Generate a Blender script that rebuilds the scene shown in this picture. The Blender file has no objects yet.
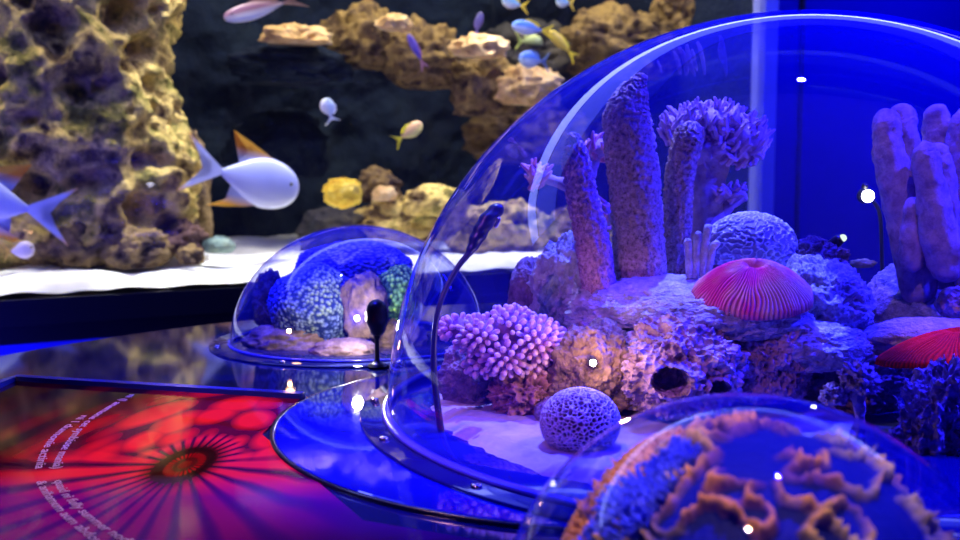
import bpy, bmesh, math, random
from mathutils import Vector, Matrix, noise
random.seed(7)
S = bpy.context.scene
C = S.collection
T = 0.80            # height of the exhibit table top
CZ = T + 0.35       # camera height
F = 1000.0
PIT = math.atan(90/1000)
CP, SP = math.cos(PIT), math.sin(PIT)

# ------------------------------------------------------------ geometry helpers
def ray(px, py):
    a = (px-480)/F; b = (270-py)/F
    return Vector((a, CP+b*SP, -SP+b*CP))
def P(px, py, D):                 # world point seen at a pixel of the photograph, D metres away
    r = ray(px, py); return Vector((0, 0, CZ)) + r*(D/r.y)
def G(px, py, z=T):               # world point on a horizontal plane
    r = ray(px, py); return Vector((0, 0, CZ)) + r*((z-CZ)/r.z)
TA = Vector((-1.68, 3.5, 0)); TU = Vector((0.86, 0.51, 0)).normalized(); TW = Vector((-TU.y, TU.x, 0))
def TP(px, py, d):                # world point on a plane d metres behind the tank glass
    r = ray(px, py); o = Vector((0, 0, CZ)); t = ((TA+TW*d)-o).dot(TW)/r.dot(TW)
    return o + r*t
def TS(s, d, z): return TA + TU*s + TW*d + Vector((0, 0, z))

def fbm(p, o=4, h=1.0, l=2.1):
    return noise.fractal(p, h, l, o)

# ------------------------------------------------------------ materials
MATS = {}
def nt(name):
    m = bpy.data.materials.new(name); m.use_nodes = True
    m.node_tree.nodes.clear()
    return m, m.node_tree
def N(t, kind, **kw):
    n = t.nodes.new(kind)
    for k, v in kw.items():
        if k in n.inputs: n.inputs[k].default_value = v
        else: setattr(n, k, v)
    return n
def L(t, a, ai, b, bi): t.links.new(a.outputs[ai], b.inputs[bi])
def ramp(t, stops, interp='LINEAR'):
    r = t.nodes.new('ShaderNodeValToRGB'); r.color_ramp.interpolation = interp
    e = r.color_ramp.elements
    while len(e) < len(stops): e.new(0.5)
    for el, (p, c) in zip(e, stops): el.position = p; el.color = (*c, 1)
    return r
def principled(t, **kw):
    b = t.nodes.new('ShaderNodeBsdfPrincipled'); o = t.nodes.new('ShaderNodeOutputMaterial')
    for k, v in kw.items(): b.inputs[k].default_value = v
    L(t, b, 0, o, 0); return b
def mottled(name, cols, scale=20, rough=.8, bump=.5, bscale=60, kind='noise', dist=.01, obj=True):
    m, t = nt(name); b = principled(t, Roughness=rough)
    b.inputs['Specular IOR Level'].default_value = .25
    tc = N(t, 'ShaderNodeTexCoord')
    n = N(t, 'ShaderNodeTexNoise', Scale=scale, Detail=6.0, Roughness=.65); L(t, tc, 'Object', n, 'Vector')
    k = len(cols); r = ramp(t, [(.3+.4*i/max(1, k-1), c) for i, c in enumerate(cols)])
    L(t, n, 0, r, 0); L(t, r, 0, b, 'Base Color')
    if kind == 'noise':
        w = N(t, 'ShaderNodeTexNoise', Scale=bscale, Detail=5.0, Roughness=.7); out = 0
    else:
        w = N(t, 'ShaderNodeTexVoronoi', Scale=bscale); out = 0
        if kind == 'cells': w.feature = 'DISTANCE_TO_EDGE'
    L(t, tc, 'Object', w, 'Vector')
    bp = N(t, 'ShaderNodeBump', Strength=bump, Distance=dist); L(t, w, out, bp, 'Height'); L(t, bp, 0, b, 'Normal')
    return m
def attrmat(name, lo, hi, mid=None, rough=.7, bump=.4, bscale=200, vary=None, vscale=12):
    """colour from the pigment attribute 'tone' carried by the mesh (which tissue is where)"""
    m, t = nt(name); b = principled(t, Roughness=rough)
    b.inputs['Specular IOR Level'].default_value = .12
    a = N(t, 'ShaderNodeAttribute', attribute_name='tone')
    st = [(0, lo), (1, hi)] if mid is None else [(0, lo), (.5, mid), (1, hi)]
    r = ramp(t, st); L(t, a, 'Fac', r, 0)
    tc = N(t, 'ShaderNodeTexCoord')
    if vary:
        n = N(t, 'ShaderNodeTexNoise', Scale=vscale, Detail=3.0); L(t, tc, 'Object', n, 'Vector')
        r2 = ramp(t, [(.4, (0, 0, 0)), (.6, (1, 1, 1))]); L(t, n, 0, r2, 0)
        st2 = [(0, lo), (1, vary)]
        r3 = ramp(t, st2); L(t, a, 'Fac', r3, 0)
        mx = N(t, 'ShaderNodeMixRGB'); L(t, r2, 0, mx, 0); L(t, r, 0, mx, 1); L(t, r3, 0, mx, 2); L(t, mx, 0, b, 'Base Color')
    else: L(t, r, 0, b, 'Base Color')
    w = N(t, 'ShaderNodeTexNoise', Scale=bscale, Detail=3.0); L(t, tc, 'Object', w, 'Vector')
    bp = N(t, 'ShaderNodeBump', Strength=bump, Distance=.003); L(t, w, 0, bp, 'Height'); L(t, bp, 0, b, 'Normal')
    return m
def plain(name, col, rough=.5, metal=0, spec=.5, coat=0):
    m, t = nt(name); b = principled(t, Roughness=rough, Metallic=metal)
    b.inputs['Base Color'].default_value = (*col, 1); b.inputs['Specular IOR Level'].default_value = spec
    b.inputs['Coat Weight'].default_value = coat
    return m
def emis(name, col, s):
    m, t = nt(name); e = N(t, 'ShaderNodeEmission', Strength=s); e.inputs[0].default_value = (*col, 1)
    o = N(t, 'ShaderNodeOutputMaterial'); L(t, e, 0, o, 0); return m
def shell(name, tint, haze, tau, rough=.0, f0=.06, hr=.5):
    """thin clear acrylic: Schlick reflection, plus an added haze film with blue light put into its colour, denser at grazing angles"""
    m, t = nt(name)
    g = N(t, 'ShaderNodeNewGeometry')
    dp = N(t, 'ShaderNodeVectorMath', operation='DOT_PRODUCT'); L(t, g, 'Normal', dp, 0); L(t, g, 'Incoming', dp, 1)
    ab = N(t, 'ShaderNodeMath', operation='ABSOLUTE'); L(t, dp, 'Value', ab, 0)
    om = N(t, 'ShaderNodeMath', operation='SUBTRACT'); om.inputs[0].default_value = 1; L(t, ab, 0, om, 1)
    pw = N(t, 'ShaderNodeMath', operation='POWER'); L(t, om, 0, pw, 0); pw.inputs[1].default_value = 5
    fr = N(t, 'ShaderNodeMath', operation='MULTIPLY_ADD', use_clamp=True); L(t, pw, 0, fr, 0)
    fr.inputs[1].default_value = 1-f0; fr.inputs[2].default_value = f0
    tr = N(t, 'ShaderNodeBsdfTransparent'); tr.inputs[0].default_value = (*tint, 1)
    gl = N(t, 'ShaderNodeBsdfGlossy', Roughness=rough)
    # added blue haze film
    mx = N(t, 'ShaderNodeMath', operation='MAXIMUM'); L(t, ab, 0, mx, 0); mx.inputs[1].default_value = .04
    dv = N(t, 'ShaderNodeMath', operation='DIVIDE'); dv.inputs[0].default_value = -tau; L(t, mx, 0, dv, 1)
    ex = N(t, 'ShaderNodeMath', operation='EXPONENT'); L(t, dv, 0, ex, 0)
    op = N(t, 'ShaderNodeMath', operation='SUBTRACT'); op.inputs[0].default_value = 1; L(t, ex, 0, op, 1)
    df = N(t, 'ShaderNodeBsdfDiffuse'); df.inputs[0].default_value = (*haze, 1)
    tl = N(t, 'ShaderNodeBsdfTranslucent'); tl.inputs[0].default_value = (*haze, 1)
    hz = N(t, 'ShaderNodeMixShader', Fac=hr); L(t, df, 0, hz, 1); L(t, tl, 0, hz, 2)
    m1 = N(t, 'ShaderNodeMixShader'); L(t, op, 0, m1, 0); L(t, tr, 0, m1, 1); L(t, hz, 0, m1, 2)
    m2 = N(t, 'ShaderNodeMixShader'); L(t, fr, 0, m2, 0); L(t, m1, 0, m2, 1); L(t, gl, 0, m2, 2)
    o = N(t, 'ShaderNodeOutputMaterial'); L(t, m2, 0, o, 0)
    return m

# ------------------------------------------------------------ object helpers
def tag(o, label=None, cat=None, group=None, kind=None):
    if label: o['label'] = label
    if cat: o['category'] = cat
    if group: o['group'] = group
    if kind: o['kind'] = kind
    return o
def link(name, bm_or_me, mat, parent=None, smooth=True):
    if isinstance(bm_or_me, bmesh.types.BMesh):
        me = bpy.data.meshes.new(name); bm_or_me.to_mesh(me); bm_or_me.free()
    else: me = bm_or_me
    if smooth: me.polygons.foreach_set('use_smooth', [True]*len(me.polygons))
    if mat: me.materials.append(mat)
    o = bpy.data.objects.new(name, me); C.objects.link(o)
    if parent: o.parent = parent
    return o
def empty(name, loc, label, cat, group=None, rz=0):
    o = bpy.data.objects.new(name, None); C.objects.link(o); o.empty_display_size = .02
    o.location = loc; o.rotation_euler = (0, 0, rz)
    return tag(o, label, cat, group)
def dup(root, loc, label=None, group=None, rz=None, scale=None):
    r = root.copy(); C.objects.link(r); r.location = loc
    if rz is not None: r.rotation_euler = (r.rotation_euler[0], r.rotation_euler[1], rz)
    if scale: r.scale = scale
    if label: r['label'] = label
    if group: r['group'] = group
    for ch in root.children:
        c = ch.copy(); C.objects.link(c); c.parent = r
        for g in ch.children:
            d = g.copy(); C.objects.link(d); d.parent = c
    return r
def box(bm, x0, x1, y0, y1, z0, z1, M=None):
    v = [bm.verts.new((x, y, z)) for z in (z0, z1) for y in (y0, y1) for x in (x0, x1)]
    for f in ((0, 2, 3, 1), (4, 5, 7, 6), (0, 1, 5, 4), (2, 6, 7, 3), (0, 4, 6, 2), (1, 3, 7, 5)):
        bm.faces.new([v[i] for i in f])
    if M: 
        for q in v: q.co = M @ q.co
def lathe(bm, prof, seg=64, c=(0, 0, 0), close=False):
    rings = []
    for r, z in prof:
        if r < 1e-6: rings.append([bm.verts.new((c[0], c[1], c[2]+z))])
        else: rings.append([bm.verts.new((c[0]+r*math.cos(2*math.pi*i/seg), c[1]+r*math.sin(2*math.pi*i/seg), c[2]+z)) for i in range(seg)])
    pairs = list(zip(rings, rings[1:])) + ([(rings[-1], rings[0])] if close else [])
    for a, b in pairs:
        for i in range(seg):
            j = (i+1) % seg
            if len(a) == 1 and len(b) == 1: continue
            if len(a) == 1: bm.faces.new((a[0], b[i], b[j]))
            elif len(b) == 1: bm.faces.new((a[i], a[j], b[0]))
            else: bm.faces.new((a[i], a[j], b[j], b[i]))
def catmull(pts, n):
    out = []; m = len(pts)
    for i in range(m-1):
        p0 = pts[max(0, i-1)]; p1 = pts[i]; p2 = pts[i+1]; p3 = pts[min(m-1, i+2)]
        for k in range(n):
            t = k/n
            out.append(tuple(.5*((2*b)+(c-a)*t+(2*a-5*b+4*c-d)*t*t+(-a+3*b-3*c+d)*t**3) for a, b, c, d in zip(p0, p1, p2, p3)))
    out.append(tuple(pts[-1])); return out
def tube(bm, pts, rad, seg=12, n=6, disp=None, caps=True):
    """pts: points; rad: radius per point; rounded ends; disp(p, normal) -> offset"""
    full = catmull([(*p, r) for p, r in zip(pts, rad)], n) if n > 1 else [(*p, r) for p, r in zip(pts, rad)]
    cen = [Vector(q[:3]) for q in full]; rr = [max(1e-4, q[3]) for q in full]
    if caps:   # rounded ends
        for end in (0, 1):
            c0, c1 = (cen[0], cen[1]) if end == 0 else (cen[-1], cen[-2]); r0 = rr[0] if end == 0 else rr[-1]
            d = (c0-c1).normalized()
            ex = [(c0+d*r0*math.sin(a), r0*math.cos(a)) for a in (.4, .8, 1.15, 1.42)]
            if end == 0:
                cen = [e[0] for e in reversed(ex)]+cen; rr = [e[1] for e in reversed(ex)]+rr
            else: cen += [e[0] for e in ex]; rr += [e[1] for e in ex]
    up = Vector((0, 0, 1)); 
    d0 = (cen[1]-cen[0]).normalized()
    side = d0.cross(up if abs(d0.z) < .9 else Vector((1, 0, 0))).normalized()
    rings = []
    for i, c in enumerate(cen):
        d = (cen[min(i+1, len(cen)-1)]-cen[max(i-1, 0)]).normalized()
        side = (side-d*side.dot(d)).normalized(); o = d.cross(side)
        ring = []
        for k in range(seg):
            a = 2*math.pi*k/seg; nn = side*math.cos(a)+o*math.sin(a); p = c+nn*rr[i]
            if disp: p = p+nn*disp(p, nn)
            ring.append(bm.verts.new(p))
        rings.append(ring)
    for a, b in zip(rings, rings[1:]):
        for i in range(seg):
            j = (i+1) % seg; bm.faces.new((a[i], a[j], b[j], b[i]))
    bm.faces.new(list(reversed(rings[0]))); bm.faces.new(rings[-1])
ICO = {}
def ico(sub):
    if sub not in ICO:
        bm = bmesh.new(); bmesh.ops.create_icosphere(bm, subdivisions=sub, radius=1)
        bm.verts.ensure_lookup_table()
        ICO[sub] = ([v.co.copy() for v in bm.verts], [[v.index for v in f.verts] for f in bm.faces]); bm.free()
    return ICO[sub]
def ball(bm, c, r, sub=2, sc=(1, 1, 1)):
    vs, fs = ico(sub); q = [bm.verts.new((c[0]+v.x*r*sc[0], c[1]+v.y*r*sc[1], c[2]+v.z*r*sc[2])) for v in vs]
    for f in fs: bm.faces.new([q[i] for i in f])
def formed(name, fn, sub, mat, loc=(0, 0, 0), parent=None, smooth=True, rot=None):
    """icosphere sent through fn(unit) -> (point, tone)"""
    vs, fs = ico(sub); me = bpy.data.meshes.new(name); pts = []; tone = []
    for v in vs:
        r = fn(v)
        if isinstance(r, tuple): pts.append(r[0]); tone.append(r[1])
        else: pts.append(r); tone.append(0.0)
    me.from_pydata(pts, [], fs)
    a = me.attributes.new('tone', 'FLOAT', 'POINT'); a.data.foreach_set('value', tone)
    o = link(name, me, mat, parent, smooth); o.location = loc
    if rot: o.rotation_euler = rot
    return o
def rockfn(r, seed, rough=.25, freq=1.6, pits=0.0, floor=-.7, pitf=3.2, fine=.03):
    off = Vector((seed*7.13, seed*3.7, seed*1.9))
    rx, ry, rz = r
    def fn(v):
        p = v*freq+off
        d = fbm(p, 5, .9)*rough
        d += (noise.ridged_multi_fractal(p*1.3, .9, 2.1, 4, 1.0, 2.0)-1)*rough*.35
        if pits:
            q = v*pitf+off; dist = noise.voronoi(q)[0]
            d -= pits*max(0, .38-dist[0])*1.6
            d += pits*.25*fbm(v*9+off, 3)
        u = Vector((v.x*rx, v.y*ry, v.z*rz))/max(rx, rz)
        d += fine*(fbm(u*13+off, 3, .6)+.5*abs(noise.noise(u*34+off)))
        q = v*(1+d)
        z = q.z
        if z < floor: z = floor+(z-floor)*.12
        return Vector((q.x*rx, q.y*ry, z*rz))
    return fn
RS = [0]
def rock(label, c, r, mat, rough=.28, freq=1.6, pits=0, sub=5, name='rock', cat='rock', group=None, floor=-.7, parent=None, pitf=3.2, rz=0, fine=.03):
    RS[0] += 1
    o = formed(name, rockfn(r, RS[0], rough, freq, pits, floor, pitf, fine), sub, mat, c, parent, rot=(0, 0, rz))
    if parent is None: tag(o, label, cat, group)
    return o

# ------------------------------------------------------------ palette
M_live = mottled('live_rock_tan', [(.03, .018, .008), (.15, .09, .04), (.75, .54, .16), (.20, .17, .035), (.025, .018, .008)], 5.5, .9, .9, 14, dist=.05)
M_live2 = mottled('live_rock_olive', [(.015, .010, .01), (.10, .06, .04), (.32, .21, .08), (.08, .05, .04), (.015, .01, .01)], 4.5, .9, .9, 12, dist=.05)
M_dark = mottled('live_rock_dark', [(.012, .013, .02), (.05, .045, .05), (.10, .08, .06)], 4, .9, .8, 10, dist=.05)
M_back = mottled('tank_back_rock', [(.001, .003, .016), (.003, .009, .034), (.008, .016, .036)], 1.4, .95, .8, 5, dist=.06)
M_orange = mottled('encrusting_orange', [(.35, .20, .08), (.85, .55, .25), (.95, .75, .45)], 9, .8, .8, 25, dist=.03)
M_yel = mottled('yellow_soft_coral', [(.75, .35, .02), (.95, .65, .05), (1, .8, .2)], 12, .6, .6, 30, dist=.02)
M_sandw = mottled('white_tank_sand', [(.75, .75, .72), (.9, .9, .88), (.98, .98, .95)], 6, .9, .4, 30, dist=.01)
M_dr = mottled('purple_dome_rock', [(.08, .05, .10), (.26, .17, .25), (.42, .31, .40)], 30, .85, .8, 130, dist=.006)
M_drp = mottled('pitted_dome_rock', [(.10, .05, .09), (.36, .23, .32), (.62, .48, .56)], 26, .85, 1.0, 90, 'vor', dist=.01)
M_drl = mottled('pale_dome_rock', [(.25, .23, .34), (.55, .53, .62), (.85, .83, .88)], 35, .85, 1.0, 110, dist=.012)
M_drb = mottled('brown_dome_rock', [(.06, .03, .03), (.26, .16, .11), (.45, .30, .21)], 30, .85, .8, 120, dist=.006)
M_metal = plain('black_metal', (.01, .01, .015), .35, 0, .6)
M_chrome = plain('bright_metal', (.7, .7, .75), .2, 1)
GL_BIG = shell('clear_dome_acrylic', (.85, .86, 1.0), (.015, .015, 1.0), .03)
GL_IN = shell('inner_dome_acrylic', (.96, .97, 1.0), (.30, .36, 1.0), .09, .12, .04, .6)
GL_SM = shell('small_dome_acrylic', (.95, .96, 1.0), (.01, .012, 1.0), .03)
GL_TANK = shell('tank_glass', (.96, .98, 1.0), (.6, .7, 1.0), .004, 0, .03)

# ============================================================ room
def struct(name, bm, m): 
    o = link(name, bm, m, smooth=False); o['kind'] = 'structure'; return o
M_floor = mottled('dark_floor', [(.02, .02, .03), (.03, .03, .05)], 3, .5, .1, 20)
M_wall = plain('blue_wall_paint', (.003, .004, .30), .75, 0, .1)
M_wall2 = plain('deep_blue_wall_panel', (.01, .012, .14), .7, 0, .1)
M_ceil = plain('black_ceiling', (.004, .004, .008), .9)
bm = bmesh.new(); box(bm, -4.5, 5.5, -2.6, 8.6, -.1, 0); struct('floor', bm, M_floor)
bm = bmesh.new(); box(bm, -4.5, 5.5, -2.6, 8.6, 3.4, 3.5); struct('ceiling', bm, M_ceil)
bm = bmesh.new(); box(bm, -4.6, -4.5, -2.6, 8.6, 0, 3.4); struct('wall_left', bm, M_wall2)
bm = bmesh.new(); box(bm, 5.4, 5.5, -2.6, 8.6, 0, 3.4); struct('wall_right', bm, M_wall)
bm = bmesh.new(); box(bm, -4.5, 5.5, -2.7, -2.6, 0, 3.4); struct('wall_front', bm, M_wall2)
bm = bmesh.new(); box(bm, -4.5, 5.5, 8.5, 8.6, 0, 3.4); struct('wall_back', bm, M_wall2)
# wall flush with the end of the tank
SE = 3.69
MT = Matrix.Translation(TA) @ Matrix(((TU.x, TW.x, 0, 0), (TU.y, TW.y, 0, 0), (0, 0, 1, 0), (0, 0, 0, 1)))
bm = bmesh.new(); box(bm, SE+.085, SE+3.0, .02, .14, 0, 3.38, MT); struct('wall_beside_tank', bm, M_wall)
bm = bmesh.new(); box(bm, SE+.30, SE+.32, -.004, .02, .0, 3.3, MT); struct('trim_1', bm, plain('wall_joint', (.004, .004, .03), .6))

# ============================================================ big aquarium
zs = T-.065   # level of the sand in the tank at the glass
aq = empty('aquarium', TS(1.2, .6, 0), 'wall-wide aquarium behind the table with black plinth, reef rock and fish', 'aquarium')
iv = Matrix.Translation(-aq.location)
bm = bmesh.new(); box(bm, -1.6, SE, 0, .02, zs-.03, 3.2, iv @ MT); link('glass_pane', bm, GL_TANK, aq, False)
bm = bmesh.new(); box(bm, -1.6, SE+.0, -.03, .0, zs-.10, zs-.005, iv @ MT); box(bm, -1.6, SE, .02, 2.2, zs-.10, zs-.03, iv @ MT); link('bottom_frame', bm, plain('black_frame', (.006, .006, .008), .4), aq, False)
bm = bmesh.new(); box(bm, -1.6, SE, .0, 2.2, 0.0, zs-.10, iv @ MT); link('cabinet', bm, plain('blue_black_cabinet', (.05, .06, .5), .4), aq, False)
bm = bmesh.new(); box(bm, -1.6, SE, -.02, -.0, zs-.165, zs-.102, iv @ MT); link('kick_band', bm, plain('black_band', (.004, .004, .006), .4), aq, False)
bm = bmesh.new(); box(bm, -2.4, SE+.08, -.04, -.005, 2.45, 3.35, iv @ MT); link('unseen_light_screen', bm, plain('blue_black_screen', (.004, .004, .05), .6), aq, False)  # added above the view to keep tank lights out of the dome reflections
bm = bmesh.new(); box(bm, SE-.01, SE+.085, -.03, .06, 0, 3.3, iv @ MT); link('corner_post', bm, plain('pale_blue_post', (.22, .25, .7), .35, 0, .5), aq, False)
bm = bmesh.new(); box(bm, -1.6, SE, 2.18, 2.22, zs, 3.2, iv @ MT); box(bm, SE-.01, SE+.0, .06, 2.2, zs, 3.2, iv @ MT); link('back_panel', bm, M_back, aq, False)

def grid_surface(name, nx, ny, fn, mat, parent=None):
    bm = bmesh.new(); vs = [[bm.verts.new(fn(i/(nx-1), j/(ny-1))) for i in range(nx)] for j in range(ny)]
    for j in range(ny-1):
        for i in range(nx-1): bm.faces.new((vs[j][i], vs[j][i+1], vs[j+1][i+1], vs[j+1][i]))
    return link(name, bm, mat, parent)
def sandf(a, b):
    s = -1.6+a*(SE+1.58); d = .021+b*2.1; p = TS(s, d, 0)
    z = zs + .045*min(1, (d-.02)/.12) + .05*b + .035*fbm(Vector((s*1.6, d*1.6, 0)), 3) + .012*fbm(Vector((s*7, d*7, 3)), 3)
    if b == 0: z = zs+.012*noise.noise(Vector((s*8, 0, 0)))
    return p+Vector((0, 0, z+.01))
sd = grid_surface('sand_bed', 220, 90, sandf, M_sandw); tag(sd, 'bright white sand on the floor of the large aquarium', 'sand', kind='stuff')
def backf(a, b):
    s = -1.58+a*(SE+1.5); z = zs+b*2.5; p = Vector((s*1.1, z*1.1, 2))
    d = 2.0-.28*(1+fbm(p, 5))-.12*noise.ridged_multi_fractal(p*1.7, .9, 2.1, 4, 1, 2)*.5
    return TS(s, d, z)
bw = grid_surface('reef_backdrop', 260, 130, backf, M_back); tag(bw, 'dark blue-grey rock backdrop across the rear of the aquarium', 'rock wall')

def trock(label, px0, px1, py0, py1, d, mat, dep=None, **kw):
    c = TP((px0+px1)/2, (py0+py1)/2, d); w = (TP(px1, (py0+py1)/2, d)-TP(px0, (py0+py1)/2, d)).length/2
    h = (TP((px0+px1)/2, py0, d)-TP((px0+px1)/2, py1, d)).length/2
    kw.setdefault('rz', math.atan2(TU.y, TU.x))
    return rock(label, c, (w*.93, (dep or w*.8), h*.95), mat, **kw)
# left rock column: a tall eroded pillar
def pillar(v):
    a = math.atan2(v.y, v.x); zz = v.z
    off = Vector((3.1, 8.2, 1.7)); q = Vector((math.cos(a)*.9, math.sin(a)*.9, zz*2.1))+off
    cyl = min(1, (1-abs(zz)**6)**.5+.02)
    d = .16*fbm(q*1.2, 4, .8)
    hole = noise.voronoi(q*2.0)[0][0]; d -= .9*max(0, .42-hole)
    hole = noise.voronoi(q*4.3)[0][0]; d -= .42*max(0, .42-hole)
    d += .07*fbm(q*5, 4, .6)
    r = cyl*(1+d)
    w = 1-.05*math.sin(zz*3.2+.4)+.04*zz
    return Vector((math.cos(a)*r*.50*w, math.sin(a)*r*.42*w, zz*.98))
pc = TP(62, 100, .62)
pl = formed('rock_column', pillar, 7, M_live, (pc.x, pc.y, zs+.95), rot=(0, 0, math.atan2(TU.y, TU.x)))
tag(pl, 'tall pitted tan rock column filling the left side of the aquarium', 'rock')
trock('olive mossy rock leaning behind the silver fish at the column base', 150, 212, 130, 262, .62, M_live2, pits=.3, rough=.3)
trock('dark low rock beside the cut-off silver fish at the far left', 20, 118, 205, 282, .38, M_live2, dep=.14, pits=.4)
trock('mossy green-brown boulder on the white sand below the rock column', 96, 172, 226, 275, .26, M_live2, dep=.12, pits=.3)
trock('dark maroon boulder on the sand left of the teal stone', 150, 206, 220, 262, .42, mottled('maroon_rock', [(.03, .015, .02), (.12, .06, .06), (.18, .10, .07)], 6, .9, .8, 14, dist=.04), dep=.14)
trock('small brown stone in front of the maroon boulder', 176, 204, 245, 268, .20, M_live2, dep=.06)
trock('rounded teal-grey stone on the sand left of the small dome', 202, 236, 236, 256, .34, mottled('teal_stone', [(.10, .16, .17), (.22, .33, .30), (.35, .42, .30)], 6, .8, .5, 14, dist=.02), dep=.08, rough=.1)
trock('orange-topped rock ledge high in the middle of the aquarium', 262, 332, 24, 60, .75, M_orange, dep=.13, rough=.35, floor=.0)
trock('dark shelf rock under the orange ledge', 235, 345, 44, 92, .95, M_back, dep=.2, rough=.3)
trock('lumpy tan reef rock right of the purple fish at the top', 385, 462, 22, 100, .8, M_live2, dep=.2, pits=.5)
trock('brown reef rock at the top beside the orange ledge', 328, 398, 8, 78, .95, M_live2, dep=.2, pits=.5, rough=.35)
trock('pale orange knob rock at the upper edge of the reef', 378, 412, 14, 34, .58, M_orange, dep=.07)
trock('cream and tan rock shelf with a dark hollow below the violet fish', 455, 505, 36, 62, .5, M_orange, dep=.08, rough=.4)
trock('brown rock under the cream shelf left of the dome rim', 452, 520, 52, 128, .7, M_live2, dep=.15, pits=.5, rough=.35)
trock('cream-topped bright rock under the blue fish group', 496, 562, 68, 112, .55, M_orange, dep=.1, pits=.3, rough=.35)
trock('shaded brown rock behind the blue fish group', 470, 600, 20, 110, 1.0, M_dark, dep=.2, pits=.5, rough=.35)
trock('large olive-brown reef rock at the top right behind the dome rim', 560, 680, 8, 90, .8, M_live2, dep=.25, pits=.5)
trock('dark amber reef rock at the top next to the pale post', 655, 752, -25, 60, .7, M_live2, dep=.2, pits=.5)
trock('greyish rock high behind the rim of the big dome', 470, 600, 100, 175, 1.0, M_live2, dep=.2, pits=.3)
trock('purple-grey reef rock seen through the big dome near the post', 640, 752, 60, 200, 1.0, M_dark, dep=.25, pits=.3)
trock('rusty round rock behind the yellow coral', 356, 400, 168, 208, .7, M_live2, dep=.1, pits=.2)
trock('small reddish rock right of the yellow coral', 372, 396, 186, 204, .5, M_orange, dep=.05)
trock('broad brown rock behind the top of the small dome', 352, 450, 196, 250, .6, M_live, dep=.16, pits=.2)
trock('tan boulder between the small dome and the big dome', 404, 468, 184, 222, .45, M_live, dep=.12, rough=.2)
trock('pale rock pile seen through the big dome behind the curved lamp', 446, 552, 200, 262, .4, M_live, dep=.14, pits=.3)
trock('tan rock on the sand seen through the big dome beside the left tube coral', 540, 640, 205, 262, .5, M_live, dep=.14, pits=.3)
trock('dark rock behind the small dome under the yellow coral', 300, 372, 205, 262, .65, M_dark, dep=.12, pits=.2)
trock('faint dark rock deep in the middle of the aquarium', 230, 330, 110, 190, 1.3, M_back, dep=.2)
# yellow coral
def yel(v):
    d = .10*math.sin(v.x*11+2)*math.sin(v.z*10)*math.cos(v.y*9)+.22*abs(fbm(v*3.2, 3))
    q = v*(1+d); return Vector((q.x*.083, q.y*.07, q.z*.066))
yc = formed('yellow_coral', yel, 5, M_yel, TP(343, 193, .42)); tag(yc, 'bright yellow lobed coral above the small dome', 'coral')

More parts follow.
